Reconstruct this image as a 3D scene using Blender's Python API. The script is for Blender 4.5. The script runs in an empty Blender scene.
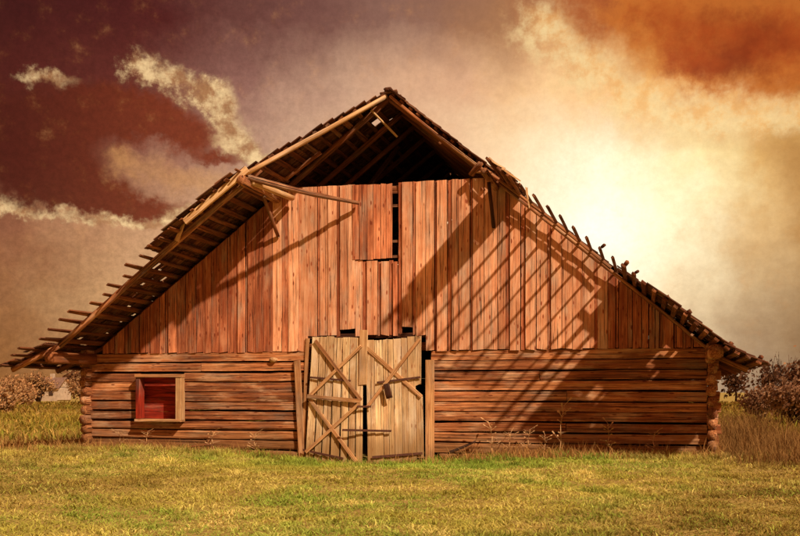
import bpy, math, random
import numpy as np
from mathutils import Vector, Matrix, noise

random.seed(7); rng = np.random.default_rng(11)
scene = bpy.context.scene
COL = scene.collection
R = random.uniform

# ------------------------------------------------------------------ helpers
class MB:
    """collects solids into one mesh, with grain coordinates and a random value per piece"""
    def __init__(s): s.v=[]; s.f=[]; s.g=[]; s.r=[]; s.sm=[]
    def add(s, verts, faces, grain, rnd, smooth=False):
        o=len(s.v); s.v+=verts; s.g+=grain; s.r+=[rnd]*len(verts)
        s.f+=[tuple(i+o for i in f) for f in faces]; s.sm+=[smooth]*len(faces)
    def build(s, name, mat, parent=None):
        me=bpy.data.meshes.new(name); me.from_pydata([tuple(v) for v in s.v],[],s.f)
        a=me.attributes.new('grain','FLOAT_VECTOR','POINT'); a.data.foreach_set('vector',np.array(s.g,dtype=np.float32).ravel())
        a=me.attributes.new('rnd','FLOAT','POINT'); a.data.foreach_set('value',np.array(s.r,dtype=np.float32))
        me.polygons.foreach_set('use_smooth',s.sm); me.materials.append(mat); me.update()
        o=bpy.data.objects.new(name,me); COL.objects.link(o)
        if parent is not None: o.parent=parent
        return o

def profile(kind,w,h,n=10,power=3.2):
    if kind=='box':
        b=min(w,h)*.08
        x,y=w/2,h/2
        return [(-x+b,-y),(x-b,-y),(x,-y+b),(x,y-b),(x-b,y),(-x+b,y),(-x,y-b),(-x,-y+b)]
    if kind=='hewn':
        x,y=w/2,h/2; o=[(-x,-y),(x*.55,-y)]
        for f in (-.94,-.55,-.15,.3,.66,.95): o.append((x*(1+R(-.10,.07)-.06*abs(f)),y*(f+R(-.06,.06))))
        return o+[(x*.55,y),(-x,y)]
    pts=[]
    for i in range(n):
        t=2*math.pi*(i+.5)/n; c,s=math.cos(t),math.sin(t)
        k=(abs(c)**power+abs(s)**power)**(-1/power)
        pts.append((c*k*w/2,s*k*h/2))
    return pts

def beam(mb,p0,p1,w,h,up=(0,0,1),segs=1,kind='box',jit=0.,bend=0.,taper=1.,n=10,power=3.2,point=0.,rnd=None,endj=0.,curve=None):
    """a timber from p0 to p1: w across, h along 'up'"""
    p0,p1=Vector(p0),Vector(p1); d=p1-p0; L=d.length; d.normalize()
    up=Vector(up); side=d.cross(up).normalized(); up=side.cross(d).normalized()
    pr=profile(kind,w,h,n,power); m=len(pr); V=[];G=[];F=[]
    rnd=R(0,1) if rnd is None else rnd
    go=Vector((R(0,50),R(0,50),R(0,50))); sd=R(0,100)
    ba=R(0,6.28)
    for k in range(segs+1):
        t=k/segs; sc=1+(taper-1)*t
        if point and k==segs: sc*=1-point
        c=p0+d*(L*t)
        b=bend*math.sin(math.pi*t); c=c+side*(b*math.cos(ba))+up*(b*math.sin(ba))
        if curve: c=c+Vector(curve)*math.sin(math.pi*t)
        for i,(a,e) in enumerate(pr):
            q=1.
            if jit: q=1+jit*(noise.noise(Vector((t*L*1.7+sd,i*.9,sd)))*1.7+noise.noise(Vector((t*L*6.+sd,i*1.7,sd+9)))*.9)
            el=0
            if endj and k in (0,segs): el=R(-endj,endj)
            V.append(c+side*(a*sc*q)+up*(e*sc*q)+d*el); G.append((go.x+L*t+el,go.y+a,go.z+e))
    for k in range(segs):
        for i in range(m):
            j=(i+1)%m; F.append((k*m+i,k*m+j,(k+1)*m+j,(k+1)*m+i))
    F.append(tuple(range(m-1,-1,-1))); F.append(tuple(segs*m+i for i in range(m)))
    mb.add([tuple(v) for v in V],F,G,rnd,kind=='log')

def vboard(mb,x0,x1,zb,ztl,ztr,y,th=.03,warp=.006,rnd=None,botj=.0,yaw=0.):
    """an upright plank; top cut from ztl to ztr"""
    n=max(2,int((max(ztl,ztr)-zb)/.5)); rnd=R(0,1) if rnd is None else rnd
    V=[];G=[];F=[]; go=(R(0,50),R(0,50),R(0,50)); sd=R(0,99)
    zl,zr=zb+R(-botj,botj),zb+R(-botj,botj)
    for k in range(n+1):
        t=k/n
        w=warp*noise.noise(Vector((sd,t*3,0)))*2; ex=.006*noise.noise(Vector((sd,t*4,5)))
        a=zl+(ztl-zl)*t; b=zr+(ztr-zr)*t
        for (x,z,yy) in ((x0+ex,a,y-yaw+w),(x1+ex,b,y+yaw+w),(x1+ex,b,y+yaw+w+th),(x0+ex,a,y-yaw+w+th)):
            V.append((x,yy,z)); G.append((go[0]+z,go[1]+x,go[2]+yy))
    for k in range(n):
        for i in range(4):
            j=(i+1)%4; F.append((k*4+i,k*4+j,(k+1)*4+j,(k+1)*4+i))
    F.append((3,2,1,0)); F.append((n*4,n*4+1,n*4+2,n*4+3))
    mb.add(V,F,G,rnd)

def thing(name,label,cat,loc=(0,0,0),group=None):
    o=bpy.data.objects.new(name,None); COL.objects.link(o); o.location=loc
    o['label']=label; o['category']=cat
    if group: o['group']=group
    return o

# ------------------------------------------------------------------ materials
def nt(mat):
    mat.use_nodes=True; t=mat.node_tree; t.nodes.clear(); return t
class NB:
    def __init__(s,t): s.t=t
    def n(s,typ,**kw):
        o=s.t.nodes.new(typ)
        for k,v in kw.items(): setattr(o,k,v)
        return o
    def link(s,a,b): s.t.links.new(a,b)
    def put(s,sock,v):
        if hasattr(v,'is_output') or isinstance(v,bpy.types.NodeSocket): s.link(v,sock)
        else: sock.default_value=v
    def math(s,op,a,b=0.,c=0.,clamp=False):
        o=s.n('ShaderNodeMath',operation=op,use_clamp=clamp); s.put(o.inputs[0],a); s.put(o.inputs[1],b); s.put(o.inputs[2],c); return o.outputs[0]
    def vec(s,op,a,b=(0,0,0)):
        o=s.n('ShaderNodeVectorMath',operation=op); s.put(o.inputs[0],a)
        if op=='SCALE': s.put(o.inputs[3],b)
        else: s.put(o.inputs[1],b)
        return o.outputs['Value'] if op in('DOT_PRODUCT','LENGTH') else o.outputs[0]
    def noise(s,v,scale=1.,detail=6.,rough=.6,dist=0.):
        o=s.n('ShaderNodeTexNoise'); s.put(o.inputs['Vector'],v); o.inputs['Scale'].default_value=scale
        o.inputs['Detail'].default_value=detail; o.inputs['Roughness'].default_value=rough; o.inputs['Distortion'].default_value=dist
        return o
    def mix(s,f,a,b,blend='MIX'):
        o=s.n('ShaderNodeMix',data_type='RGBA',blend_type=blend); s.put(o.inputs[0],f)
        for k,v in ((6,a),(7,b)):
            if isinstance(v,tuple) and len(v)==3: v=v+(1,)
            s.put(o.inputs[k],v)
        return o.outputs[2]
    def step(s,v,a,b,lo=0.,hi=1.,smooth=True):
        o=s.n('ShaderNodeMapRange',interpolation_type='SMOOTHSTEP' if smooth else 'LINEAR'); s.put(o.inputs[0],v)
        for i,x in enumerate((a,b,lo,hi)): s.put(o.inputs[i+1],x)
        return o.outputs[0]

def wood(name,light,dark,crack=(.02,.008,.004),grey=None,greyf=.3,knots=.5,across=16.,along=.9,crackf=.8,piece=.45,bump=.5,dirt=None,rough=.85):
    m=bpy.data.materials.new(name); t=nt(m); b=NB(t)
    g=b.n('ShaderNodeAttribute',attribute_name='grain').outputs['Vector']
    r=b.n('ShaderNodeAttribute',attribute_name='rnd').outputs['Fac']
    v1=b.vec('MULTIPLY',g,(along,across,across)); n1=b.noise(v1,1.,7,.62,.6).outputs[0]
    v2=b.vec('MULTIPLY',g,(along*.55,across*2.4,across*2.4)); n2=b.noise(v2,1.,4,.6,1.2).outputs[0]
    v3=b.vec('MULTIPLY',g,(along*1.2,3.,3.)); n3=b.noise(v3,1.,5,.6).outputs[0]
    f=b.step(n1,.34,.66)
    c=b.mix(f,dark,light)
    # each plank weathers differently
    wn=b.n('ShaderNodeTexWhiteNoise',noise_dimensions='1D'); b.put(wn.inputs['W'],r)
    pv=b.step(wn.outputs['Value'],0,1,1-piece,1+piece*.45,False)
    c=b.mix(1.,c,b.n('ShaderNodeCombineColor').outputs[0],'MIX') if False else c
    cc=b.n('ShaderNodeCombineColor'); b.put(cc.inputs[0],pv); b.put(cc.inputs[1],b.math('POWER',pv,1.25)); b.put(cc.inputs[2],b.math('POWER',pv,1.35))
    c=b.mix(1.,c,cc.outputs[0],'MULTIPLY')
    c=b.mix(b.step(n3,.28,.56,.5,0),c,tuple(x*.45 for x in dark))
    if grey: c=b.mix(b.math('MULTIPLY',b.step(n3,.5,.72),greyf),c,grey)
    gp=b.n('ShaderNodeNewGeometry').outputs['Position']; nw=b.noise(gp,.55,4,.6).outputs[0]
    c=b.vec('SCALE',c,b.step(nw,.3,.7,.76,1.1))
    nv=b.noise(b.vec('MULTIPLY',g,(.35,1.2,1.2)),2.,5,.65).outputs[0]
    lum=b.vec('DOT_PRODUCT',c,(.5,.35,.15)); gy=b.n('ShaderNodeCombineColor')
    for q_,w_ in enumerate((1.05,.82,.62)): b.put(gy.inputs[q_],b.math('MULTIPLY',lum,w_))
    c=b.mix(b.step(nv,.46,.72,0,.68),c,gy.outputs[0])
    # knots
    vo=b.n('ShaderNodeTexVoronoi'); b.put(vo.inputs['Vector'],b.vec('ADD',b.vec('MULTIPLY',g,(2.6,8.5,8.5)),b.vec('SCALE',n3 if False else g,0.))); vo.inputs['Scale'].default_value=1.; vo.inputs['Randomness'].default_value=1.
    kn=b.step(vo.outputs['Distance'],.10,.2,knots,0.)
    c=b.mix(kn,c,(dark[0]*.42,dark[1]*.25,dark[2]*.2))
    ck=b.step(n2,.36,.45,crackf,0.)
    c=b.mix(ck,c,crack)
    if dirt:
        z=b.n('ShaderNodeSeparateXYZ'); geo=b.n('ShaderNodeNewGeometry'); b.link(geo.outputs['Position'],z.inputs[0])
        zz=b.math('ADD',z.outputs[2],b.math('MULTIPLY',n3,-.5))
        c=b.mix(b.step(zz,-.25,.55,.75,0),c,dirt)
    bs=b.n('ShaderNodeBsdfPrincipled'); b.put(bs.inputs['Base Color'],c); bs.inputs['Roughness'].default_value=rough; bs.inputs['Specular IOR Level'].default_value=.25
    bp=b.n('ShaderNodeBump'); bp.inputs['Strength'].default_value=bump; bp.inputs['Distance'].default_value=.02
    hgt=b.math('SUBTRACT',b.math('MULTIPLY',n1,.6),b.math('MULTIPLY',ck,.7)); b.put(bp.inputs['Height'],hgt); b.link(bp.outputs[0],bs.inputs['Normal'])
    o=b.n('ShaderNodeOutputMaterial'); b.link(bs.outputs[0],o.inputs[0]); return m

M={}
M['plank']=wood('gable_timber',(.99,.53,.30),(.76,.31,.15),grey=(.98,.66,.46),greyf=.5,knots=1.,piece=.30,crackf=.8)
M['plank_red']=wood('red_gable_timber',(.80,.31,.145),(.46,.125,.05),grey=(.85,.48,.28),greyf=.35,knots=.9,piece=.45,crackf=.85)
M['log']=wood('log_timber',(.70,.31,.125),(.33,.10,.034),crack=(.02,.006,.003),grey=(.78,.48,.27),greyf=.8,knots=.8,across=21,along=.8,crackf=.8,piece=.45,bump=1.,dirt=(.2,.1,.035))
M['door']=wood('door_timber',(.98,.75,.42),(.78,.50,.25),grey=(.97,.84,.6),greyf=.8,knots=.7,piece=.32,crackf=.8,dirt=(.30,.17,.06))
M['brace']=wood('brace_timber',(.82,.48,.22),(.48,.22,.085),grey=(.6,.42,.25),greyf=.4,knots=.4,piece=.25)
M['pole']=wood('pole_timber',(.60,.27,.115),(.26,.085,.032),knots=.6,across=14,piece=.3,grey=(.7,.46,.26),greyf=.6,crackf=1.,bump=.9)
M['pale']=wood('pale_timber',(.85,.58,.30),(.60,.33,.14),knots=.3,piece=.2,crackf=.5)
M['rafter']=wood('rafter_timber',(.38,.14,.05),(.19,.06,.022),knots=.3,piece=.3)
M['lath']=wood('lath_timber',(.36,.14,.055),(.17,.055,.022),knots=.3,piece=.5)
M['shingle']=wood('shingle_timber',(.26,.10,.045),(.10,.034,.016),knots=.2,piece=.7,grey=(.36,.23,.14),greyf=.5)
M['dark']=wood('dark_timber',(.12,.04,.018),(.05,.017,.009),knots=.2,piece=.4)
M['redpaint']=wood('red_paint',(.52,.05,.018),(.16,.010,.006),knots=.2,piece=.2,crackf=.5,across=8)
M['twig']=wood('twig_bark',(.12,.055,.03),(.06,.025,.014),knots=.1)
def plain(name,col,rough=.7,metal=0.,var=.3,scale=8.):
    m=bpy.data.materials.new(name); t=nt(m); b=NB(t)
    geo=b.n('ShaderNodeNewGeometry'); n=b.noise(geo.outputs['Position'],scale,5,.6).outputs[0]
    c=b.mix(b.step(n,.3,.7),tuple(x*(1-var) for x in col),tuple(min(1,x*(1+var)) for x in col))
    bs=b.n('ShaderNodeBsdfPrincipled'); b.put(bs.inputs['Base Color'],c); bs.inputs['Roughness'].default_value=rough; bs.inputs['Metallic'].default_value=metal
    o=b.n('ShaderNodeOutputMaterial'); b.link(bs.outputs[0],o.inputs[0]); return m
M['iron']=plain('rusty_iron',(.09,.03,.016),.8,0.,.5,30)
M['plaster']=plain('white_plaster',(.46,.37,.28),.9,0,.15,2)
M['tin']=plain('grey_roofing',(.2,.12,.09),.8,0,.25,2)
M['glass']=plain('dark_glass',(.05,.03,.025),.2,0,.3,2)
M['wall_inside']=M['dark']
def leaf_mat(name,trans=.35,rough=.7):
    m=bpy.data.materials.new(name); t=nt(m); b=NB(t)
    c=b.n('ShaderNodeAttribute',attribute_name='tint').outputs['Color']
    d=b.n('ShaderNodeBsdfDiffuse'); b.put(d.inputs[0],c); tr=b.n('ShaderNodeBsdfTranslucent'); b.put(tr.inputs[0],c)
    mx=b.n('ShaderNodeMixShader'); mx.inputs[0].default_value=trans; b.link(d.outputs[0],mx.inputs[1]); b.link(tr.outputs[0],mx.inputs[2])
    o=b.n('ShaderNodeOutputMaterial'); b.link(mx.outputs[0],o.inputs[0]); return m
M['grass']=leaf_mat('grass_blade',.3); M['leaf']=leaf_mat('leaf',.3)

# ------------------------------------------------------------------ ground
def gz(x,y):
    """ground height"""
    x=np.asarray(x,dtype=float); y=np.asarray(y,dtype=float)
    dip=-.31*np.exp(-((x+7.0)/3.2)**2-((y+.6)/3.5)**2)
    und=.05*np.sin(x*.55+1.3)*np.cos(y*.47)+.03*np.sin(x*1.3+y*.9)
    near=np.clip((np.abs(y)-.5)/4.,0,1)
    berm=.10*np.exp(-((x-4.2)/1.8)**2-((y+1.5)/2.)**2)
    return dip+und*near+berm-.02
def ground():
    def axis(lo,hi,step,far):
        a=list(np.arange(lo,hi+1e-6,step)); s=step; x=lo; L=[]
        while x>-far: s*=1.35; x-=s; L.append(x)
        s=step; x=hi; H=[]
        while x<far: s*=1.35; x+=s; H.append(x)
        return np.array(L[::-1]+a+H)
    xs=axis(-24,10,.3,2500); ys=axis(-18,12,.3,2500)
    X,Y=np.meshgrid(xs,ys); Z=gz(X,Y)
    fade=np.clip(1-(np.hypot(X+6,Y)-30)/60,0,1); Z=Z*fade
    V=np.stack([X,Y,Z],-1).reshape(-1,3); nx=len(xs); ny=len(ys)
    F=[(j*nx+i,j*nx+i+1,(j+1)*nx+i+1,(j+1)*nx+i) for j in range(ny-1) for i in range(nx-1)]
    me=bpy.data.meshes.new('ground'); me.from_pydata(V.tolist(),[],F); me.polygons.foreach_set('use_smooth',[True]*len(F))
    m=bpy.data.materials.new('meadow_soil'); t=nt(m); b=NB(t)
    p=b.n('ShaderNodeNewGeometry').outputs['Position']
    n1=b.noise(p,.35,6,.6).outputs[0]; n2=b.noise(p,4.,6,.7).outputs[0]; n3=b.noise(p,22.,4,.7).outputs[0]
    c=b.mix(b.step(n1,.35,.65),(.42,.31,.09),(.44,.38,.09)); c=b.mix(b.step(n2,.4,.65,0,.7),c,(.5,.37,.14)); c=b.mix(b.step(n3,.35,.6,.7,0),c,(.14,.09,.03))
    bs=b.n('ShaderNodeBsdfPrincipled'); b.put(bs.inputs['Base Color'],c); bs.inputs['Roughness'].default_value=.95; bs.inputs['Specular IOR Level'].default_value=.1
    bp=b.n('ShaderNodeBump'); bp.inputs['Distance'].default_value=.06; b.put(bp.inputs['Height'],n2); b.link(bp.outputs[0],bs.inputs['Normal'])
    o=b.n('ShaderNodeOutputMaterial'); b.link(bs.outputs[0],o.inputs[0]); me.materials.append(m)
    ob=bpy.data.objects.new('ground',me); COL.objects.link(ob); ob['kind']='structure'
ground()

def blades(name,P,H,W,LEAN,tint,mat,**props):
    """grass mesh: five vertices per blade"""
    n=len(P); ang=rng.uniform(0,6.283,n); fx,fy=np.cos(ang),np.sin(ang)
    la=rng.uniform(0,6.283,n); lx,ly=np.cos(la)*LEAN*H,np.sin(la)*LEAN*H
    V=np.zeros((n,5,3),dtype=np.float32)
    for k,(t,w) in enumerate(((0,1),(0,1),(.55,.75),(.55,.75),(1,0))):
        s=1 if k%2==0 else -1
        V[:,k,0]=P[:,0]+lx*t*t+s*fx*W*w*.5; V[:,k,1]=P[:,1]+ly*t*t+s*fy*W*w*.5
        V[:,k,2]=P[:,2]+H*t*(1-.35*np.minimum(LEAN,1.2)*t)-.01
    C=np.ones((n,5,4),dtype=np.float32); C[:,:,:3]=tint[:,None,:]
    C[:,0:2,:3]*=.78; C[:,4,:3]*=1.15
    me=bpy.data.meshes.new(name); me.vertices.add(n*5); me.vertices.foreach_set('co',V.ravel())
    idx=(np.arange(n)*5)[:,None]; L=np.concatenate([idx+0,idx+1,idx+3,idx+2,idx+2,idx+3,idx+4],1).astype(np.int32)
    me.loops.add(n*7); me.loops.foreach_set('vertex_index',L.ravel())
    st=np.stack([np.arange(n)*7,np.arange(n)*7+4],1).astype(np.int32).ravel(); tt=np.tile([4,3],n).astype(np.int32)
    me.polygons.add(n*2); me.polygons.foreach_set('loop_start',st); me.polygons.foreach_set('loop_total',tt)
    me.update(calc_edges=True)
    a=me.attributes.new('tint','FLOAT_COLOR','POINT'); a.data.foreach_set('color',C.ravel())
    me.materials.append(mat); o=bpy.data.objects.new(name,me); COL.objects.link(o)
    for k,v in props.items(): o[k]=v
    return o
def fnoise(x,y,sc,seed=0.):
    """cheap value noise, 0..1, vectorised"""
    g=np.random.default_rng(int(seed*10)+3).uniform(0,1,(64,64)); x=x*sc+500; y=y*sc+500
    i=np.floor(x).astype(int); j=np.floor(y).astype(int); u=x-i; v=y-j; u=u*u*(3-2*u); v=v*v*(3-2*v)
    G=lambda a,c: g[a%64,c%64]
    return (G(i,j)*(1-u)+G(i+1,j)*u)*(1-v)+(G(i,j+1)*(1-u)+G(i+1,j+1)*u)*v
def fbm(x,y,sc,seed=0.): return .5*fnoise(x,y,sc,seed)+.3*fnoise(x,y,sc*2.1,seed+1)+.2*fnoise(x,y,sc*4.3,seed+2)
def grass_tint(x,y):
    n=len(x); a=fbm(x,y,.45,1); c=fbm(x,y,1.5,5); r=rng.uniform(0,1,n)
    straw=np.array((.74,.64,.22)); olive=np.array((.47,.46,.09)); green=np.array((.30,.45,.07)); brown=np.array((.27,.17,.05))
    g=np.clip((a-.42)*5,0,1)
    patch=np.exp(-((x+7.)/3.4)**2-((y+2.2)/2.2)**2)+.9*np.exp(-((x+2.6)/1.6)**2-((y+3.2)/1.6)**2)
    g=np.clip(g*.8+patch*.9,0,1)
    t=olive*(1-g)[:,None]+green*g[:,None]
    dry=np.clip((c-.40)*2.4-.5*patch,0,1)*(r<.75)
    t=t*(1-dry)[:,None]+straw*dry[:,None]
    br=np.clip((x+.5)/4.,0,.8)+np.clip((-x-11)/5.,0,.55)+np.clip((-y-5)/6.,0,.75)*np.clip((np.abs(x+3.5-.35*(y+10))-2.2)/3.,0,1); br=np.clip(br,0,.8)*(rng.uniform(0,1,n)<.8)  # browner toward view edges and near corners: vignette darkening put into the grass colour
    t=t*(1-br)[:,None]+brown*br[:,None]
    return t*rng.uniform(.55,1.3,n)[:,None]*np.clip(.8+.7*c,0,1.2)[:,None]
CAMX,CAMY=0.,-25.
def scatter(n,r0,r1,pw,spread,excl=True):
    u=rng.uniform(0,1,n); r=(r0**(1-pw)+u*(r1**(1-pw)-r0**(1-pw)))**(1/(1-pw))
    th=rng.uniform(-spread,spread,n)-math.radians(14.04)
    x=CAMX+r*np.sin(th); y=CAMY+r*np.cos(th)
    k=np.ones(n,bool)
    if excl: k&=~((x>-15.2)&(x<1.45)&(y>-.05)&(y<14.3))
    return x[k],y[k],r[k]
x,y,r=scatter(240000,9,34,.2,math.radians(29))
clump=fbm(x,y,2.2,9); hh=(.025+.13*clump**2.0)*rng.uniform(.5,1.6,len(x)); wall=np.exp(-np.abs(y+.2)/.5)*((x>-15.6)&(x<1.8)); hh=hh*(1+.6*wall)+wall*rng.uniform(0,.16,len(x))*(rng.uniform(0,1,len(x))<.25)
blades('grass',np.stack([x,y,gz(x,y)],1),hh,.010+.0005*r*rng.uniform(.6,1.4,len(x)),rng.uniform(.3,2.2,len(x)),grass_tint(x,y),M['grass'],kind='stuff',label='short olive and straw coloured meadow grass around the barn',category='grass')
x,y,r=scatter(60000,34,150,1.1,math.radians(30))
hh=rng.uniform(.15,.5,len(x))*(.5+fbm(x,y,.15,4)); 
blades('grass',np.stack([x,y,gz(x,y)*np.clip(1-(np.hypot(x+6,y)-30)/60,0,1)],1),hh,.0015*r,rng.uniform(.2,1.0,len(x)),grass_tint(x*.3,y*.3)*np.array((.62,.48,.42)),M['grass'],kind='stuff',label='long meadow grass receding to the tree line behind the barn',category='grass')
# uneven tufts
nt_=420; tx=rng.uniform(-16.5,4,nt_); ty=-np.abs(rng.normal(0,1,nt_))*np.where(rng.uniform(0,1,nt_)<.55,.8,7)-.3; th_=rng.uniform(.10,.30,nt_)*np.exp(ty*.06); ts=rng.uniform(.07,.2,nt_)
ii=np.repeat(np.arange(nt_),70); x=tx[ii]+rng.normal(0,1,len(ii))*ts[ii]; y=np.minimum(ty[ii]+rng.normal(0,1,len(ii))*ts[ii],-.2); hh=th_[ii]*rng.uniform(.4,1.2,len(ii))
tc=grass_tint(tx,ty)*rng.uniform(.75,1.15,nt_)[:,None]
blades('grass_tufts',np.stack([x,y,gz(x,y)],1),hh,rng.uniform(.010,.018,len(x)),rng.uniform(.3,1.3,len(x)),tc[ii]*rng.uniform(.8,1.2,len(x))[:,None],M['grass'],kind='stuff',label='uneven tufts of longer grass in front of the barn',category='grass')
# dry taller growth against the wall foot and on the right
xs=[];ys=[];hs=[]
for cx,cy,sx,sy,n,h in ((-8.2,-.75,.9,.2,200,.14),(-6.2,-.8,.9,.2,200,.16),(-11.8,-.5,2.2,.22,900,.26),(-4.0,-.7,1.4,.3,700,.28),(-1.5,-.8,1.8,.35,1000,.28),(-13.5,-.8,1.2,.3,500,.22),(-14.0,-.35,1.3,.14,260,.34),(-12.6,-.4,.8,.15,120,.36),(-10.4,-.35,.8,.12,120,.42),(-3.2,-.45,1.2,.18,520,.45),(-1.4,-.45,1.0,.18,420,.42),(.6,-.4,1.,.2,260,.3),(1.9,.3,.5,.5,500,.5),(3.4,1.2,.9,1.2,1300,.7),(3.0,-2.4,.5,.35,900,.38),(2.4,5.,.7,1.6,1600,1.2),(4.6,6,1.6,2.2,2000,.7),(6.5,3.,1.6,2.2,1600,.55),(-17,1,1.6,2,1400,.35)):
    xs.append(rng.normal(cx,sx,n)); ys.append(rng.normal(cy,sy,n)); hs.append(h*rng.uniform(.35,1.15,n))
x=np.concatenate(xs); y=np.concatenate(ys); h=np.concatenate(hs)
k=~((x>-15.3)&(x<1.6)&(y>-.22)&(y<14.3)); x,y,h=x[k],y[k],h[k]
tint=np.array((.42,.24,.085))*rng.uniform(.55,1.2,len(x))[:,None]*np.where(x>1.7,.75,1.25)[:,None]
blades('dry_grass',np.stack([x,y,gz(x,y)],1),h,rng.uniform(.012,.022,len(x)),rng.uniform(.1,.7,len(x)),tint,M['grass'],kind='stuff',label='taller dry straw growing along the foot of the log walls',category='dry grass')

# ------------------------------------------------------------------ the barn
RX,RZ=-6.55,9.26
def roofz(x):
    if x<RX:
        if x>-14.9: return RZ-.771*(RX-x)
        return RZ-.771*(RX+14.9)-.45*(-14.9-x)
    if x<1.6: return RZ-.835*(x-RX)
    return RZ-.835*(1.6-RX)-.5*(x-1.6)
def rn(x):          # outward normal of the roof at x
    s=.771 if x>-14.9 else .45
    if x<RX: return Vector((-s,0,1)).normalized()
    s=.835 if x<1.6 else .5
    return Vector((s,0,1)).normalized()
def rp(x,y,off=0.):
    n=rn(x); return Vector((x,y,roofz(x)))+n*off
KL,KR=-9.6,-3.75      # the kinks where the missing half-hip met the verges
DEPTH=14.0
VERGE=1.95
barn=thing('barn','weathered reddish timber barn with log walls, plank gable and ragged half-hip roof','barn',(-6.9,0,0))
off=Vector((6.9,0,0))
def B(mb,name,mat,parent=None,label=None):
    o=mb.build(name,mat,parent if parent is not None else barn)
    if parent is None:
        o.location=off                       # the barn's origin is at the middle of its front
    if label: o['label']=label
    return o

# log walls ---------------------------------------------------------------
NL=10; LH=2.6/NL
def course(k): return k*LH+LH/2
def logs(mb,x0,x1,hole=None,skip=(),y=.06,z0=0.):
    for k in range(NL):
        zc=course(k)+z0; hv=LH*R(.83,.95)
        spans=[(x0,x1)]
        if hole and hole[2]<zc<hole[3]: spans=[(x0,hole[0]),(hole[1],x1)]
        for a,b2 in spans:
            cuts=[a]
            if b2-a>4 and R(0,1)<.35: cuts.append(a+(b2-a)*R(.35,.65))
            cuts.append(b2)
            for i in range(len(cuts)-1):
                p,q=cuts[i],cuts[i+1]-(.012 if i<len(cuts)-2 else 0)
                beam(mb,(p,y+R(-.03,.03),zc+R(-.014,.014)),(q,y+R(-.03,.03),zc+R(-.014,.014)),.2,hv,segs=max(3,int((q-p)/.11)),kind='hewn',jit=.055,bend=R(0,.025),endj=.008)
WIN=(-13.62,-12.28,.80,1.98)
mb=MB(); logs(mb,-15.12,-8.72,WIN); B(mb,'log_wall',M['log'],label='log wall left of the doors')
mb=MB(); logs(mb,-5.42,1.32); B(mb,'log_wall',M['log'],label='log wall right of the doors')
# rotten sill logs / stones at the foot
mb=MB()
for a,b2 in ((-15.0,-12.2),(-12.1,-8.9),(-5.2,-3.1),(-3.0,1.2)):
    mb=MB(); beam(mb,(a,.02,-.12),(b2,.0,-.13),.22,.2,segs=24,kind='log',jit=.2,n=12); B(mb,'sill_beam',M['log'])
for k,(xc,side) in enumerate(((-15.22,-1),(1.42,1))):
    mb=MB()
    for j in range(NL+1):
        z=j*LH; w=LH*R(.85,1.02)
        beam(mb,(xc+R(-.03,.03),-R(.22,.32),z),(xc,13.9,z),.22,w,segs=10,kind='log',jit=.07,n=12,power=3.8)
    B(mb,'side_wall',M['log'])
    mb=MB()
    for j in range(NL):
        z=course(j); e=R(.12,.22)
        beam(mb,(xc+side*e,.06,z),(xc-side*.08,.06,z),.21,LH*R(.86,.98),segs=2,kind='box',jit=.10,endj=.03)
    B(mb,'corner_joint',M['log'])
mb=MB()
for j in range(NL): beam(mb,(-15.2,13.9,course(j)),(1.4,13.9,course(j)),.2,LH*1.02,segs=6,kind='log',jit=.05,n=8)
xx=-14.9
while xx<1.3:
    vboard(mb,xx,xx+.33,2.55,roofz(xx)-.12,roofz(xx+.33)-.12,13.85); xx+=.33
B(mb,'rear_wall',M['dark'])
# top plates sticking out below the eaves
for xc,x2 in ((-15.1,-15.02),(1.42,1.42)):
    mb=MB(); beam(mb,(xc,-2.05,2.44),(x2,13.8,2.5),.3,.3,segs=10,kind='log',jit=.04,n=12,power=4.5)
    B(mb,'wall_plate',M['log'] if xc>0 else M['rafter'])

# plank gable --------------------------------------------------------------
HT=4.98
mb=MB(); mo=MB(); x=-14.75; narrow=False
EDGE=(-9.72,-7.44,-6.30,-8.74,-5.56)
while x<1.25:
    w=R(.06,.13) if narrow else random.choice((R(.17,.24),R(.21,.3),R(.25,.34)))
    if x<-9.72 or x>-1.5: w*=.85
    x2=min(x+w,1.3)
    for e in EDGE:
        if x<e-.001<x2 or (x<e-.001 and e-x2<.07): x2=e
    g=R(.004,.018); zb=2.60
    if -8.75<x<-5.6: zb=3.0+R(-.02,.03)
    if -7.9<x<-7.55: zb=3.17
    if -6.2<x<-5.95: zb=3.2
    tl=min(6.93+R(-.012,.012),roofz(x)-.14); tr=min(6.93,roofz(x2)-.14)
    if -7.45<x<-6.31: tl=tr=HT-.02+R(-.07,.01)
    is_red=x<-9.73 or x>-1.2 or narrow or R(0,1)<.06  # redder timber for outer planks, narrow strips and a few strays
    vboard(mo if is_red else mb,x+g,x2-g*.2,zb,tl,tr,-.035+R(-.01,.01) if narrow else -.065+R(-.018,.018),botj=.025,yaw=R(-.014,.014))
    x=x2; narrow=(not narrow) and R(0,1)<.62
B(mb,'gable_planks',M['plank'],label='brighter upright planks in the middle of the gable'); B(mo,'gable_planks',M['plank_red'],label='darker, redder planks and the narrow strips between the pale ones')
mb=MB(); x=-7.5
for w in (.19,.21,.17,.19,.15,.16):
    vboard(mb,x,x+w-.012,HT+R(-.02,.02),6.9+R(-.02,.03),6.9+R(-.02,.03),-.085+R(-.008,.008),yaw=R(-.01,.01)); x+=w
hatch=B(mb,'loft_hatch',M['plank_red'])
for z in (HT+.06,HT+.45,6.35,6.7):
    mb=MB(); beam(mb,(-7.4,.03,z),(-6.2,.035,z),.04,.07); mb.build('batten',M['rafter'],hatch)
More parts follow.
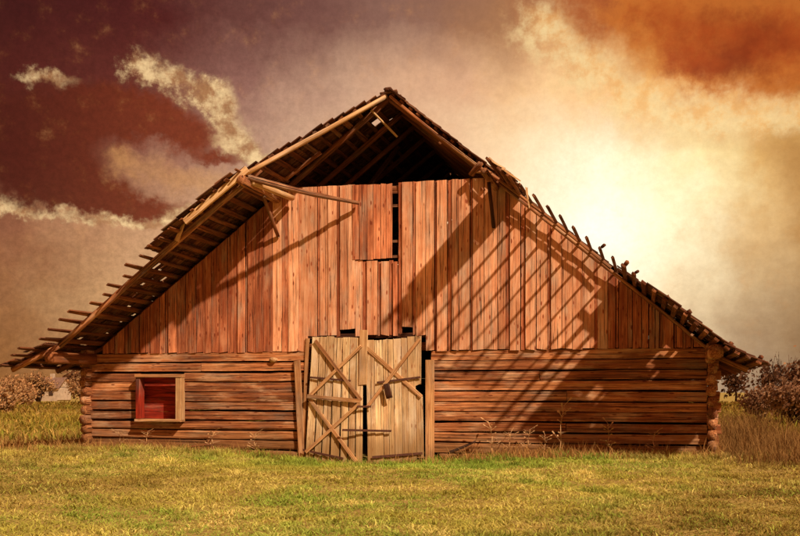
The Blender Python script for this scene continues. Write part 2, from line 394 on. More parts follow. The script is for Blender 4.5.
# tie beam and studs behind the planks
mb=MB(); beam(mb,(-14.3,.14,2.72),(.9,.14,2.72),.2,.22,kind='log',segs=12,jit=.05); B(mb,'tie_beam',M['rafter'])
mb=MB(); beam(mb,(-9.9,.1,6.8),(-4.0,.1,6.8),.14,.16,segs=6,kind='log',jit=.05); B(mb,'collar_beam',M['rafter'])

# roof ------------------------------------------------------------------------
def hipy(x):     # front edge of the covering above the kink (the half-hip is gone)
    if x>RX: return -.03-.05*(x-RX)
    t=(x-RX)/(KL-RX)
    return -2.2*min(1,max(0,t))
for side in (-1,1):
    kink=KL if side<0 else KR; eave=-16.45 if side<0 else 2.4; plate=-14.9 if side<0 else 1.6
    # covering ------------------------------------------------------
    mb=MB(); row=0; step=.25; x=RX+side*.02
    slope=.771 if side<0 else .835
    def front(x):
        if abs(x-RX)<abs(kink-RX): return hipy(x)-.12
        if side<0:
            if x>-11.75: return -2.6
            if x>-15.0: return -1.62
            return -2.2
        return -2.45
    while side*(eave-x)>0:
        xa=x; xb=x+side*(step+.16)
        if side*(xb-eave)>.05: xb=eave+side*.05
        y=front(x)+R(-.10,.06); yend=14.2
        while y<yend:
            w=R(.13,.24) if y<4 else R(.5,.9)
            miss=False
            t=abs(x-RX)/8.3
            if y<0.25:
                if side>0:
                    lim=-.75+(.55 if y<-1. else 0)+R(-.12,.12)
                    if -3.35<x<lim: miss=True
                    elif x>lim: miss=R(0,1)<.03 or (.55<x<1.05 and -.95<y<-.45 and R(0,1)<.8) or (.0<x<.75 and -2.1<y<-1.5 and R(0,1)<.45)
                else:
                    if x<-15.0: miss=R(0,1)<.35
                    elif x<-11.75: miss=R(0,1)<.12
            elif side<0: miss=-7.25<x<-6.6 and .7<y<1.9 and R(0,1)<.6
            else: miss=y<4 and x<-3.6 and R(0,1)<(.10 if (x<-5.3 and 1.<y<3.) else .012)
            if not miss:
                lift=.055; j=R(0,.02); rag=R(-.05,.04)
                p0=rp(xa-side*.02,y+w/2,lift+.012+j); p1=rp(xb+side*rag,y+w/2+R(-.02,.02),lift+.055+j)
                beam(mb,p0,p1,w*.97,.024,up=rn(x),kind='box',endj=.01)
            y+=w
        x+=side*step*.92; row+=1
    cover=B(mb,'roof_slope',M['shingle'],label='left roof slope with bare laths at its lower verge' if side<0 else 'right roof slope with laths showing along its verge')
    # laths ------------------------------------------------------
    sp=.37 if side<0 else .285; x=RX+side*.12; k=0
    while side*(eave-x)>0:
        mb=MB()
        above=abs(x-RX)<abs(kink-RX)
        if above: y0=hipy(x)-R(.02,.1)
        elif side<0: y0=-2.6-R(-.35,.3) if x<-11.75 else -2.55-R(0,.12)
        else: y0=-2.42-R(0,.3)
        L0=rp(x,y0,.02 if side<0 else .03)
        if side<0 and not above and x<-11.75:
            lf=R(.0,.06); L0=L0+rn(x)*lf+Vector((R(-.05,.05),0,0))
        w=R(.09,.15) if side<0 else (R(.05,.08) if -3.2<x<-.7 else R(.09,.13))
        beam(mb,rp(x,5.,.02),L0,w,.055,up=rn(x),segs=6,jit=.08,bend=R(0,.02),endj=.02,point=.35 if (side<0 and not above) else .0)
        beam(mb,rp(x,5.02,.02),rp(x,14.1,.02),w,.05,up=rn(x))
        if side>0 and not above and (x>-1.2 and R(0,1)<.5):     # bits of lath ends standing proud along the verge
            b0=rp(x,y0+.25,.09); beam(mb,b0,b0+rn(x)*R(.02,.10)+Vector((R(-.04,.04),R(-.14,-.04),0)),R(.06,.11),.07,up=(0,1,0),endj=.02,kind='log',n=6)
        mb.build('lath',M['lath'],cover)
        x+=side*sp*(1.35 if (side>0 and -3.3<x<-.9) else 1.)*R(.92,1.08)*math.cos(math.atan(slope))*1.0; k+=1
    # rafters ------------------------------------------------------
    for i,yy in enumerate((-VERGE if side<0 else -.26,.08,1.5,2.9,4.3,5.8,7.3,8.8,10.3,11.8,13.3)):
        mb=MB(); x0=kink-side*(.25 if side<0 else -.1) if i==0 else RX+side*.05
        a=rp(x0,yy,-.09); b2=rp(plate,yy+(.05 if i else .0),-.09)
        wr=.07 if (i==0 and side>0) else .13
        beam(mb,a,b2,wr,wr*1.15,up=rn(x0+side*.2),segs=8,kind='log',jit=.07,bend=.03,n=10,power=3)
        e=rp(eave-side*.15,yy,-.08); beam(mb,b2,e,.13,.13,up=rn(eave),segs=2,kind='log',jit=.07,n=10,power=3,endj=.02)
        mb.build('rafter',M['pole'] if i==0 else M['rafter'],cover)
    # half-hip edge board
    mb=MB()
    p0=Vector((RX+side*.05,-.06,RZ-.10)); p1=rp(kink,-2.25 if side<0 else -.3,-.06)
    beam(mb,p0,p1,.13 if side<0 else .09,.10 if side<0 else .08,up=rn(kink),segs=8,kind='log',jit=.07,bend=.03,power=3.4)
    mb.build('hip_pole',M['pale'] if side<0 else M['pole'],cover)
    # lower verge board
    mb=MB()
    if side<0:
        beam(mb,rp(KL+.1,-2.35,-.04),rp(-11.1,-2.5,-.05),.07,.16,up=rn(-10),segs=4,jit=.06); mb.build('verge_board',M['pale'],cover)
    else:
        beam(mb,rp(KR-.2,-.42,-.03),rp(-.9,-.42,-.02),.08,.08,up=rn(0),segs=8,kind='log',jit=.1,bend=.04); mb.build('verge_board',M['pole'],cover)
        # splintered strips hanging along the upper verge
        for xx,dx,dz,dy in ((-3.3,.55,-.42,-.1),(-2.75,.1,-.62,-.1),(-3.6,.5,-.36,-.1)):
            mb=MB(); a=rp(xx,-2.45,.08); beam(mb,a,a+Vector((dx,dy,dz))*.75,.05,.02,up=(0,1,0),segs=5,jit=.25,bend=.06,taper=.5,endj=.03); mb.build('splinter',M['pale'],cover)
# ridge
mb=MB(); beam(mb,(RX,-.1,RZ+.07),(RX,14.2,RZ+.05),.22,.12,segs=10,kind='log',jit=.1)
for yy in (.0,.45,.9): beam(mb,(RX-.22,yy,RZ-.02),(RX+.22,yy+.03,RZ+.04),.2,.08,segs=2,kind='log',jit=.1)
B(mb,'ridge_board',M['shingle'])
# broken rafter in the hood
mb=MB(); beam(mb,rp(-9.25,-.62,-.16),rp(-8.35,-.5,-.2),.09,.1,up=rn(-9),segs=4,kind='log',jit=.1); B(mb,'broken_rafter',M['rafter'])
mb=MB(); beam(mb,rp(-11.55,-2.1,-.12),rp(-11.2,-2.15,-.02)+Vector((-.05,0,.15)),.1,.04,up=(0,1,0),segs=3,jit=.2,taper=.5); B(mb,'splinter',M['pale'],label='pale splinter of wood hanging on the left verge')
# purlins that carry the verge at the kinks, with struts
for side,x in ((-1,KL),(1,KR)):
    pd=.24 if side<0 else .17
    mb=MB(); beam(mb,(x,-2.45 if side<0 else -1.9,roofz(x)-.24),(x,4.,roofz(x)-.26),pd,pd,segs=8,kind='log',jit=.06,n=14,power=2.3); B(mb,'purlin',M['pole'])
    mb=MB(); beam(mb,(x-side*.05,-.1,roofz(x)-1.25),(x-side*.02,-1.1,roofz(x)-.34),.09,.10,segs=4,kind='log',jit=.06,n=8); B(mb,'strut',M['rafter'] if side<0 else M['dark'])
mb=MB(); beam(mb,(KL+.12,-2.1,roofz(KL)-.22),(-9.1,-.25,6.62),.16,.14,segs=5,kind='log',jit=.07); B(mb,'bracket',M['pale'])
mb=MB(); beam(mb,(KL+.05,-2.2,roofz(KL)-.12),(-7.3,-.2,6.42),.17,.16,segs=22,kind='log',jit=.10,bend=.04,taper=.62,n=12,power=2.2); B(mb,'broken_pole',M['pole'])
# bits of broken timber at the right kink
mb=MB()
for a,b2,w in (((-4.35,-.3,6.98),(-4.05,-.5,7.2),.16),((-4.3,-.25,7.05),(-3.8,-.55,6.95),.08)):
    beam(mb,a,b2,w,w*.7,segs=4,kind='log',jit=.2)
B(mb,'broken_joint',M['pole'])
# thin stick under the ridge
mb=MB(); beam(mb,(-7.0,-.1,8.83),(-6.45,.5,8.25),.05,.04); B(mb,'loose_lath',M['pale'])
# interior tie beams glimpsed through the opening
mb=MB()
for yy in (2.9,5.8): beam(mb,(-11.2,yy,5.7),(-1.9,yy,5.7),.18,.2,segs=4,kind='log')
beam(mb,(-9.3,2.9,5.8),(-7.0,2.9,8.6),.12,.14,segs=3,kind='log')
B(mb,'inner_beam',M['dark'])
# loft floor and threshing floor
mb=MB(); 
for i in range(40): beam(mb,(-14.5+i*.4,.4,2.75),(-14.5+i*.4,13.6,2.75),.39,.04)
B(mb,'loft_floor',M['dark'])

# window ------------------------------------------------------------------
x0,x1,z0,z1=WIN
mb=MB()
beam(mb,(x0+.06,-.14,z0+.02),(x0+.06,-.14,z1-.02),.26,.13,up=(1,0,0),segs=4,jit=.02)
win=B(mb,'window',M['redpaint'])
mb=MB(); beam(mb,(x1-.07,-.16,z0-.02),(x1-.07,-.16,z1-.02),.26,.16,up=(1,0,0),segs=4,jit=.02); mb.build('jamb',M['pale'],win)['label']='pale right jamb'
mb=MB(); beam(mb,(x0-.02,-.15,z1-.0),(x1+.02,-.16,z1+.0),.30,.09,segs=4,jit=.03); mb.build('lintel',M['brace'],win)
mb=MB(); beam(mb,(x0-.02,-.15,z0-.03),(x1+.0,-.16,z0-.03),.30,.07,segs=4,jit=.03); mb.build('sill',M['brace'],win)
mb=MB(); zz=z0
while zz<z1-.05: 
    beam(mb,(x0,.24,zz+.1),(x1,.24,zz+.1),.04,.195); zz+=.2
mb.build('shutter',M['redpaint'],win)

# doors --------------------------------------------------------------------
def leaf(name,tl,tr,bl,br,n,mat,top_j=.02,bot_j=.03,notch=None):
    """boarded door leaf; corners are (x,y,z)"""
    tl,tr,bl,br=map(Vector,(tl,tr,bl,br)); mb=MB(); cuts=[0]
    for i in range(n): cuts.append(cuts[-1]+R(.7,1.3))
    cuts=[c/cuts[-1] for c in cuts]
    for i in range(n):
        a=(cuts[i]+cuts[i+1])/2; w=(cuts[i+1]-cuts[i])
        top=tl.lerp(tr,a)+Vector((0,R(-.012,.012),R(-top_j,top_j))); bot=bl.lerp(br,a)+Vector((0,R(-.012,.012),R(-bot_j,bot_j)))
        W=(tr-tl).length*w
        if notch and i==n-1:
            m0=bot.lerp(top,notch[0]); m1=bot.lerp(top,notch[1])
            beam(mb,bot,m0,.035,W-.012,up=(1,0,0),segs=4,jit=.02,endj=.05); beam(mb,m1+Vector((-.03,0,0)),top,.035,W-.03,up=(1,0,0),segs=3,jit=.02,endj=.06)
        else: beam(mb,bot,top,.035,W-R(.006,.016),up=(1,0,0),segs=6,jit=.015,endj=.015)
    o=B(mb,name,mat)
    def at(u,v,f=.045):
        p=bl.lerp(br,u).lerp(tl.lerp(tr,u),v); return p+Vector((0,-f,0))
    def bar(name,a,b2,w,m,f=.045,th=.04,label=None):
        mb=MB(); beam(mb,at(*a,f),at(*b2,f),w,th,up=(0,-1,0),segs=4,jit=.03,endj=.01); q=mb.build(name,m,o)
        if label: q['label']=label
        return q
    return o,bar
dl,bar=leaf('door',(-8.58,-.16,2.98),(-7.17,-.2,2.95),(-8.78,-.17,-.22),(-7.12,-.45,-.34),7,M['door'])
dl['label']='left door leaf with two crossed braces one above the other'
bar('brace',(.08,.97),(.97,.51),.09,M['brace']); bar('brace',(.02,.51),(.97,.93),.085,M['brace'],.085)
bar('brace',(.02,.50),(.93,.01),.095,M['brace'],.045); bar('brace',(.03,.06),(.95,.48),.085,M['brace'],.088)
bar('rail',(0,.515),(.97,.50),.10,M['brace'],.10)
bar('strap_hinge',(.02,.67),(.78,.655),.05,M['iron'],.06,.015); bar('strap_hinge',(-.03,.075),(.68,.04),.055,M['iron'],.06,.015)
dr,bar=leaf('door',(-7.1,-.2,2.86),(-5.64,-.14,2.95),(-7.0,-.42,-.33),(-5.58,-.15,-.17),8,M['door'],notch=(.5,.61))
dr['label']='right door leaf, its outer board broken away at mid height'
bar('brace',(.02,.94),(.98,.51),.095,M['brace']); bar('brace',(.03,.47),(.97,.98),.085,M['brace'],.085)
bar('strap_hinge',(.2,.655),(.97,.67),.05,M['iron'],.06,.015); bar('strap_hinge',(.1,.06),(.98,.05),.06,M['iron'],.06,.015)
bar('latch_bar',(-.42,.30),(.45,.255),.055,M['iron'],.11,.02); bar('latch_bar',(-.15,.475),(.1,.465),.05,M['iron'],.11,.02)
mb=MB()
beam(mb,(-7.16,-.3,1.72),(-7.15,-.24,3.12),.045,.21,up=(1,0,0),segs=5,jit=.02,endj=.02); B(mb,'cover_strip',M['pale'])
mb=MB(); beam(mb,(-6.52,-.4,1.75),(-6.42,-.42,1.38),.03,.16,up=(1,0,0),segs=3,jit=.15,kind='log'); mb.build('knot_board',M['dark'],dr).location=(0,0,0)
for xa,xb,top,w in ((-9.02,-8.88,2.36,.17),(-5.42,-5.44,2.36,.22)):
    mb=MB(); beam(mb,(xb,-.1,-.25),(xa if xa<-8 else xb,-.1,top),.07,w,up=(1,0,0),segs=6,jit=.03,endj=.01); B(mb,'door_post',M['brace'])
mb=MB(); beam(mb,(-8.86,-.06,-.25),(-8.74,-.06,2.95),.07,.1,up=(1,0,0),segs=6,jit=.03); B(mb,'door_jamb',M['brace'])
mb=MB(); beam(mb,(-8.8,.02,3.0),(-5.5,.02,3.0),.1,.12,segs=6,jit=.03); B(mb,'door_lintel',M['dark'])
# small cut beam end in the left log wall
mb=MB(); beam(mb,(-9.7,-.14,2.4),(-9.68,.1,2.4),.2,.13,segs=3,kind='log',jit=.2,n=9,power=2); B(mb,'beam_end',M['pale'])

# things on the grass -------------------------------------------------------------
def loose(name,label,cat,a,b2,w,h,mat,group=None):
    mb=MB(); a=Vector(a); b2=Vector(b2); o0=a.copy(); beam(mb,a-o0,b2-o0,w,h,segs=6,kind='log',jit=.18,bend=.03,taper=.7,endj=.03)
    o=mb.build(name,mat); o.location=o0; o['label']=label; o['category']=cat
    if group: o['group']=group
loose('broken_branch','crooked grey stick leaning on the log wall right of the doors','stick',(-4.9,-.35,.02),(-4.25,-.2,.3),.07,.07,M['twig'])
loose('broken_plank','broken plank lying at the wall foot left of the doors','plank',(-12.2,-.45,.02),(-11.3,-.3,.14),.16,.06,M['rafter'])
# tall dry stalks by the log wall
proto=None
for (x,y,h,rz) in ((-2.15,-.5,1.25,.3),(-2.9,-.45,.7,1.2),(-3.4,-.4,.65,2.2),(-1.0,-.5,.8,3.1),(-3.75,-.5,.9,4.),(-14.0,-.4,.5,5.),(-11.3,-.35,.55,.6),(-13.2,-.45,.5,2.),(.1,-.45,.6,1.),(-2.5,-.7,.55,2.7),(-10.1,-.4,.6,1.5)):
    z=float(gz(x,y))
    if proto is None:
        mb=MB(); sk=Vector((0,0,0))
        pts=[Vector((0,0,-.03)),Vector((.02,.0,.4)),Vector((-.02,.01,.8)),Vector((.03,-.01,1.25))]
        for i in range(3): beam(mb,pts[i],pts[i+1],.020-.004*i,.020-.004*i,up=(0,1,0),kind='log',n=5,power=2)
        lm=mb
        for i in range(16):
            zz=R(.35,1.25); a=R(0,6.28); q=Vector((0,0,zz)); d=Vector((math.cos(a)*.14,math.sin(a)*.14,R(.03,.16)))*R(.5,1.2)
            beam(lm,q,q+d,.008,.008,up=(0,1,0)); beam(lm,q+d,q+d*1.35,.035,.01,up=(0,1,0))
        o=mb.build('weed_stalk',M['pale']); proto=o
    else:
        o=proto.copy(); COL.objects.link(o)
    o.location=(x,y,z); o.rotation_euler=(R(-.12,.12),R(-.12,.12),rz); o.scale=(1,1,h/1.25)
    o['group']='dry weed stalks along the log walls'; o['category']='weed'
    o['label']='tallest dry weed stalk before the right log wall' if h>1 else ('short dry weed stalk before the right log wall' if x>-6 else 'short dry weed stalk before the left log wall')

# ------------------------------------------------------------------ trees and cottage far behind
def tree(name,label,cat,loc,h,spread,leafn,leafs,tints,seed,depth=4,tr=.05,nb=4,group=None,low=.25,leafpart='crown'):
    rs=random.Random(seed); root=thing(name,label,cat,loc,group); tm=MB(); tips=[]
    def grow(p,d,L,rad,k):
        q=p+d*L; beam(tm,p,q,rad*2,rad*2,up=(.3,.9,.1),kind='log',n=5,power=2,taper=.7,segs=2,bend=L*.04)
        for _ in range(2): tips.append((p.lerp(q,rs.uniform(.3,1)),k))
        if k==0: return
        for i in range(nb if k>1 else 3):
            a=rs.uniform(0,6.283); tilt=rs.uniform(.3,.85)
            nd=(d+Vector((math.cos(a)*tilt*spread,math.sin(a)*tilt*spread,rs.uniform(-.05,.35)))).normalized()
            grow(p.lerp(q,rs.uniform(.55,1)),nd,L*rs.uniform(.55,.8),rad*.6,k-1)
    stems=1 if cat=='tree' else 5
    for s in range(stems):
        a=rs.uniform(0,6.28); d=Vector((math.cos(a)*.5*(stems>1)*spread,math.sin(a)*.5*(stems>1)*spread,1)).normalized()
        grow(Vector((0,0,-.1)),d,h*(.36 if cat=='tree' else .3),tr*h*.5,depth-1)
    tm.build('trunk',M['twig'],root)
    if leafn:
        V=[];F=[];C=[]
        pool=[t for t,k in tips if k<=depth-2]
        for i in range(leafn):
            c=rs.choice(pool)+Vector((rs.gauss(0,1),rs.gauss(0,1),rs.gauss(0,1)))*leafs*2.2
            if c.z<.05: c.z=rs.uniform(.05,.5)
            n=Vector((rs.gauss(0,1),rs.gauss(0,1),rs.gauss(0,1))).normalized(); a=n.orthogonal().normalized()*leafs*rs.uniform(.5,1.2); e=n.cross(a)*.6
            o=len(V); V+=[tuple(c-a),tuple(c-e),tuple(c+a),tuple(c+e)]; F.append((o,o+1,o+2,o+3))
            t=Vector(rs.choice(tints))*rs.uniform(.6,1.25); C+=[(t.x,t.y,t.z,1)]*4
        me=bpy.data.meshes.new(leafpart); me.from_pydata(V,[],F); at=me.attributes.new('tint','FLOAT_COLOR','POINT'); at.data.foreach_set('color',np.array(C,dtype=np.float32).ravel())
        me.materials.append(M['leaf']); o=bpy.data.objects.new(leafpart,me); COL.objects.link(o); o.parent=root
    return root
AUT_HAZE=[(.54,.31,.15),(.47,.26,.13),(.58,.36,.17),(.43,.28,.14)]  # autumn leaf tints, lightened: distance haze is mixed into the colour
DK_HAZE=[(.33,.18,.10),(.27,.145,.085),(.38,.22,.12)]  # reddish thicket tints, also lightened with haze put into the colour
G='autumn shrubs on the far edge of the meadow'
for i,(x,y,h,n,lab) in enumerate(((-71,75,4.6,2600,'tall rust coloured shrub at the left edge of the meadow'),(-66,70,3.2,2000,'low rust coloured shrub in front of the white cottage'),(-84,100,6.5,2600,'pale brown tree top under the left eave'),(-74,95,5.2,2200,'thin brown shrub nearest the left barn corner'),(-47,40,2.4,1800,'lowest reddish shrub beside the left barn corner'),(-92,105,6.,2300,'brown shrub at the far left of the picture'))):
    tree('shrub',lab,'shrub',(x,y,0),h,1.1,n,.16,AUT_HAZE,20+i,group=G)
G='dark shrubs right of the barn'
for i,(x,y,h,n,lab) in enumerate(((6.3,22,3.1,4200,'dark reddish thicket right of the barn, nearest its corner'),(8.0,24,5.2,5200,'tallest dark reddish thicket at the right edge'),(5.6,30,2.6,2600,'low dark thicket behind the dry reeds'),(10.5,32,4.4,3200,'dark thicket behind the bare tree'),(8.6,14,1.3,2400,'low brown bramble at the right edge of the meadow'))):
    tree('thicket',lab,'shrub',(x,y,0),h,1.0,n,.10,DK_HAZE,40+i,group=G)
tree('bare_tree','thin leafless tree above the dark thicket at the right edge','tree',(7.9,26,0),7.2,.7,160,.05,DK_HAZE,71,depth=5,tr=.022,nb=4)
tree('bare_tree','small leafless sapling beside the right barn eave','tree',(6.5,29,0),4.6,.7,100,.05,DK_HAZE,75,depth=4,tr=.022,nb=4)
# far tree line
for i in range(16):
    x=-135+i*4.5; tree('far_tree','one of the hazy brown trees in the row along the horizon','tree',(x+R(-1,1),190+R(-15,15),0),R(6,9.5),.9,500,.45,[(.2,.1,.05),(.16,.075,.04),(.24,.13,.06)],100+i,depth=3,nb=4,group='far trees along the horizon')
for i in range(8):
    x=14+i*4.5; tree('far_tree','one of the hazy brown trees in the row along the horizon','tree',(x+R(-1,1),150+R(-15,15),0),R(5,8),.9,450,.4,[(.16,.085,.05),(.13,.065,.04)],140+i,depth=3,nb=4,group='far trees along the horizon')
# cottage
cot=thing('cottage','small white cottage with a low dark roof beyond the shrubs','cottage',(-101,128,0))
def boxmb(mb,x0,x1,y0,y1,z0,z1):
    beam(mb,((x0+x1)/2,y0,(z0+z1)/2),((x0+x1)/2,y1,(z0+z1)/2),x1-x0,z1-z0)
mb=MB(); boxmb(mb,-3.2,3.2,-2,2,0,2.4)
V=[(-3.2,-2,2.4),(-3.2,2,2.4),(-3.2,0,3.9),(3.2,-2,2.4),(3.2,2,2.4),(3.2,0,3.9)]; mb.add(V,[(0,2,1),(3,4,5)],[(0,0,0)]*6,.5)
mb.build('wall',M['plaster'],cot)
mb=MB()
for s in (-1,1): beam(mb,(0,s*2.4,2.15),(0,0,4.0),7.2,.14,up=(0,-s*.6,.8))
rf=mb.build('roof',M['tin'],cot); mb=MB(); boxmb(mb,.6,1.2,-.3,.3,3.6,4.7); mb.build('chimney',M['plaster'],rf)
for x in (-1.9,.2,1.9):
    mb=MB(); boxmb(mb,x-.4,x+.4,-2.06,-2.0,.9,1.9); mb.build('window',M['glass'],cot)

# ------------------------------------------------------------------ light, sky, camera
S=Vector((1.22,-1.0,1.36)).normalized()
sun=bpy.data.lights.new('sun','SUN'); sun.energy=5.; sun.angle=math.radians(1.3); sun.color=(1,.76,.53)
so=bpy.data.objects.new('sun',sun); COL.objects.link(so); so.rotation_euler=S.to_track_quat('Z','Y').to_euler()
# sky colours by elevation (degrees): stops are azimuth from the barn's view axis
ROWS=[(0.,[(-32,(.12,.05,.02)),(-20,(.30,.115,.028)),(-12,(.46,.24,.09)),(0,(.5,.3,.13)),(12,(.8,.58,.34)),(18,(.42,.27,.16)),(22,(.24,.14,.075)),(32,(.09,.05,.03))]),
(5.,[(-32,(.10,.04,.018)),(-21,(.32,.135,.05)),(-16,(.58,.32,.14)),(-8,(.62,.36,.17)),(4,(.8,.55,.3)),(12,(1.,.84,.56)),(15.6,(.86,.64,.36)),(19,(.54,.35,.17)),(22,(.38,.215,.09)),(32,(.10,.05,.02))]),
(9.,[(-32,(.08,.025,.014)),(-21,(.29,.105,.05)),(-16.5,(.52,.26,.125)),(-11,(.70,.40,.21)),(0,(.88,.56,.32)),(6,(1.,.80,.50)),(11,(1.,.96,.78)),(15.5,(1.,.86,.52)),(19,(.76,.48,.20)),(22,(.52,.27,.085)),(32,(.12,.05,.02))]),
(13.,[(-32,(.06,.012,.008)),(-21,(.11,.018,.010)),(-13,(.32,.13,.08)),(-7,(.62,.37,.23)),(0,(.84,.50,.29)),(6,(1.,.72,.42)),(11,(1.,.90,.60)),(16.5,(1.,.78,.36)),(20,(.72,.40,.12)),(23,(.45,.2,.045)),(32,(.10,.03,.01))]),
(16.7,[(-32,(.04,.009,.008)),(-21,(.080,.011,.008)),(-15,(.125,.024,.017)),(-8.5,(.30,.135,.10)),(-3,(.60,.35,.22)),(3,(.74,.41,.23)),(9,(.98,.60,.28)),(13.5,(.80,.36,.085)),(18,(.42,.07,.009)),(23,(.22,.028,.005)),(32,(.06,.01,.004))]),
(20.3,[(-32,(.025,.006,.006)),(-21,(.048,.006,.006)),(-14,(.078,.011,.010)),(-6,(.175,.068,.052)),(0,(.26,.125,.088)),(6,(.40,.18,.08)),(10,(.42,.11,.03)),(16,(.27,.025,.005)),(22,(.14,.011,.004)),(32,(.05,.008,.004))]),
(34.,[(-32,(.02,.005,.005)),(0,(.10,.04,.035)),(16,(.16,.02,.006)),(32,(.05,.008,.004))])]
BL=[(-19.2,16.7,1.7,0.5),(-14.6,17.6,1.2,0.8),(-13.1,17.0,0.9,0.7),(-11.5,16.4,1.1,0.8),(-10.3,16.2,0.9,0.9),(-9.9,14.9,1.1,1.1),(-9.0,13.8,1.2,0.9),(-7.5,13.1,1.5,0.6),(-15.6,9.5,4.5,0.4),(-11.6,10.0,2.8,0.4),(-21.1,9.9,1.5,0.6)]
DL=[(-19.5,14.8,4.5,2.0),(-16.1,15.5,3.0,1.3),(-14.0,14.9,2.6,1.2),(-12.0,14.0,2.2,0.9),(-10.3,13.0,1.7,0.4),(-20.3,12.8,3.9,1.9),(-17.0,10.6,2.8,1.0),(-14.0,10.3,2.8,0.6),(-19.3,11.3,3.4,1.5)]
GL=[(-13.6,12.1,3.3,0.8),(-10.5,11.5,2.8,0.9),(-15.7,12.7,1.1,0.7)]
BR=[(8.3,20.0,1.9,1.3),(10.5,18.2,2.4,1.6),(13.2,16.5,2.6,1.7),(16.2,15.3,2.6,1.3),(19.0,14.7,2.8,1.2),(21.8,14.6,2.5,1.2)]
DR=[(14.0,20.3,2.8,1.7),(16.7,18.9,3.7,2.2),(20.1,18.1,4.3,2.2),(22.8,18.0,3.9,2.8),(16.7,17.0,2.0,1.0)]
w=bpy.data.worlds.new('World'); scene.world=w; w.use_nodes=True; t=w.node_tree; t.nodes.clear(); b=NB(t)
gen=b.n('ShaderNodeTexCoord').outputs['Generated']; sep=b.n('ShaderNodeSeparateXYZ'); b.link(gen,sep.inputs[0])
az=b.math('ADD',b.math('MULTIPLY',b.math('ARCTAN2',sep.outputs[0],sep.outputs[1]),57.2958),14.04)
el=b.math('MULTIPLY',b.math('ARCSINE',sep.outputs[2]),57.2958)
cmb=b.n('ShaderNodeCombineXYZ'); b.put(cmb.inputs[0],az); b.put(cmb.inputs[1],el); ang=cmb.outputs[0]
n1=b.noise(ang,.22,4,.58); n2=b.noise(ang,.75,8,.66); n3=b.noise(ang,2.6,7,.8)
wv=b.vec('SUBTRACT',n1.outputs['Color'],(.5,.5,.5)); w2=b.vec('SUBTRACT',n2.outputs['Color'],(.5,.5,.5))
warp=b.vec('ADD',ang,b.vec('ADD',b.vec('MULTIPLY',wv,(6.,4.,0)),b.vec('MULTIPLY',w2,(2.2,2.2,0))))
warpc=b.vec('ADD',ang,b.vec('ADD',b.vec('MULTIPLY',wv,(2.2,1.8,0)),b.vec('MULTIPLY',w2,(2.6,2.4,0))))
def gauss(v,a,e,ra,re):
    q=b.vec('MULTIPLY',b.vec('SUBTRACT',v,(a,e,0)),(1/ra,1/re,0)); return b.math('EXPONENT',b.math('MULTIPLY',b.vec('DOT_PRODUCT',q,q),-1.))
ws=b.n('ShaderNodeSeparateXYZ'); b.link(warp,ws.inputs[0])
wa=b.math('DIVIDE',b.math('ADD',ws.outputs[0],34.),68.); base=None
for i_,(e,stops) in enumerate(ROWS):
    cr=b.n('ShaderNodeValToRGB'); b.put(cr.inputs[0],wa); cr.color_ramp.interpolation='LINEAR'; els=cr.color_ramp.elements
    while len(els)>1: els.remove(els[-1])
    for q,(a,c) in enumerate(stops):
        x_=els[0] if q==0 else els.new((a+34)/68); x_.position=(a+34)/68; x_.color=c+(1,)
    base=cr.outputs[0] if base is None else b.mix(b.step(ws.outputs[1],ROWS[i_-1][0],e,smooth=False),base,cr.outputs[0])
BACK=(.42,.15,.07)
base=b.mix(b.step(b.math('ABSOLUTE',az),34.,70.),base,BACK)
def field(L,k=1.):
    s=None
    for a,e,ra,re in L:
        g=gauss(warpc,a,e,ra*k,re*k); s=g if s is None else b.math('ADD',s,g)
    return s
fine=b.math('MULTIPLY',b.math('SUBTRACT',n2.outputs[0],.5),1.9)
fB=field(BL); fD=field(DL)
fl=b.math('ADD',fB,b.math('MULTIPLY',fine,b.step(fB,.05,.5))); dl_=b.math('ADD',fD,b.math('MULTIPLY',b.math('MULTIPLY',fine,.7),b.step(fD,.05,.5))); fsoft=b.math('MULTIPLY',fine,.75); frr=b.math('ADD',field(BR),fsoft); drr=b.math('ADD',field(DR),fsoft)
c=b.mix(b.step(fl,.15,1.05,0,.9),base,b.mix(b.step(n2.outputs[0],.38,.62),(.40,.18,.07),(.92,.64,.31)))
c=b.mix(b.step(dl_,.25,1.25,0,.96),c,b.mix(b.step(az,-23.,-10.),(.065,.008,.005),(.20,.032,.011)))
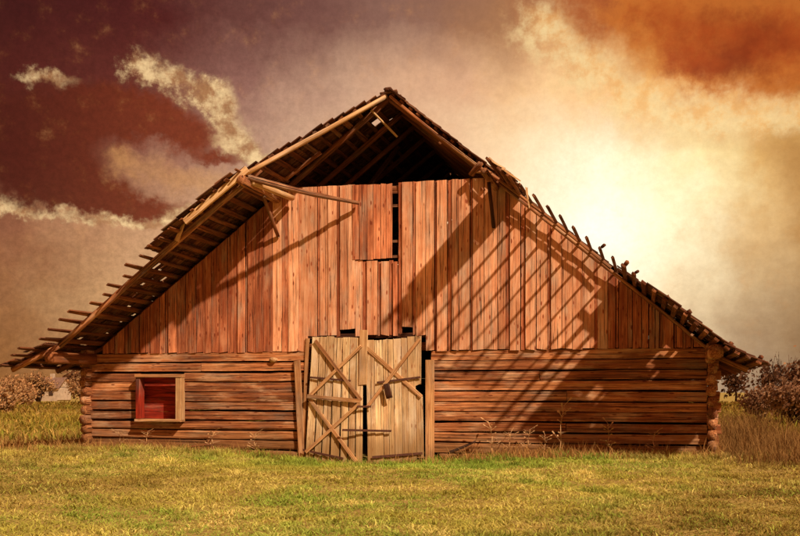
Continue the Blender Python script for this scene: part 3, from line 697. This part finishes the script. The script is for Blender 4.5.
c=b.mix(b.step(frr,.1,1.5,0,.8),c,b.mix(b.step(n2.outputs[0],.36,.62),(.93,.50,.16),(1.,.76,.36)))
c=b.mix(b.step(b.math('ADD',field(GL),b.math('MULTIPLY',fine,.5)),.3,2.1,0,.7),c,(.66,.31,.10))
c=b.mix(b.step(drr,.0,1.2,0,.8),c,(.66,.20,.03))
c=b.mix(b.step(drr,.45,2.2,0,.95),c,b.mix(b.step(n1.outputs[0],.35,.65),(.20,.020,.004),(.38,.055,.008)))
# bright haze where the cloud thins
c=b.vec('ADD',c,b.vec('SCALE',(.20,.18,.14),gauss(warpc,12.0,8.6,6.5,5.0)))
mot=b.step(n3.outputs[0],.3,.7,b.step(az,-16.,4.,.82,.95),b.step(az,-16.,4.,1.16,1.07))
c=b.vec('SCALE',c,mot)
sky=b.n('ShaderNodeTexSky',sky_type='NISHITA'); sky.sun_disc=False; sky.sun_elevation=math.asin(S.z); sky.sun_rotation=math.atan2(S.x,S.y); sky.dust_density=6.; sky.air_density=1.5
bg1=b.n('ShaderNodeBackground'); b.put(bg1.inputs[0],b.mix(1.,sky.outputs[0],(.12,.04,.02),'MULTIPLY')); bg1.inputs[1].default_value=.05
bg2=b.n('ShaderNodeBackground'); b.put(bg2.inputs[0],c); bg2.inputs[1].default_value=1.
ad=b.n('ShaderNodeAddShader'); b.link(bg1.outputs[0],ad.inputs[0]); b.link(bg2.outputs[0],ad.inputs[1])
o=b.n('ShaderNodeOutputWorld'); b.link(ad.outputs[0],o.inputs[0])

cam=bpy.data.cameras.new('camera'); cam.lens=45; cam.sensor_width=36; cam.shift_y=124/800; cam.clip_end=6000
co=bpy.data.objects.new('camera',cam); COL.objects.link(co); co.location=(0,-25,1.54); co.rotation_euler=(math.radians(90),0,math.radians(14.036)); scene.camera=co
scene.render.engine='CYCLES'; scene.cycles.max_bounces=5; scene.cycles.diffuse_bounces=3; scene.cycles.transmission_bounces=2
scene.view_settings.view_transform='Standard'; scene.view_settings.look='None'; scene.view_settings.exposure=0
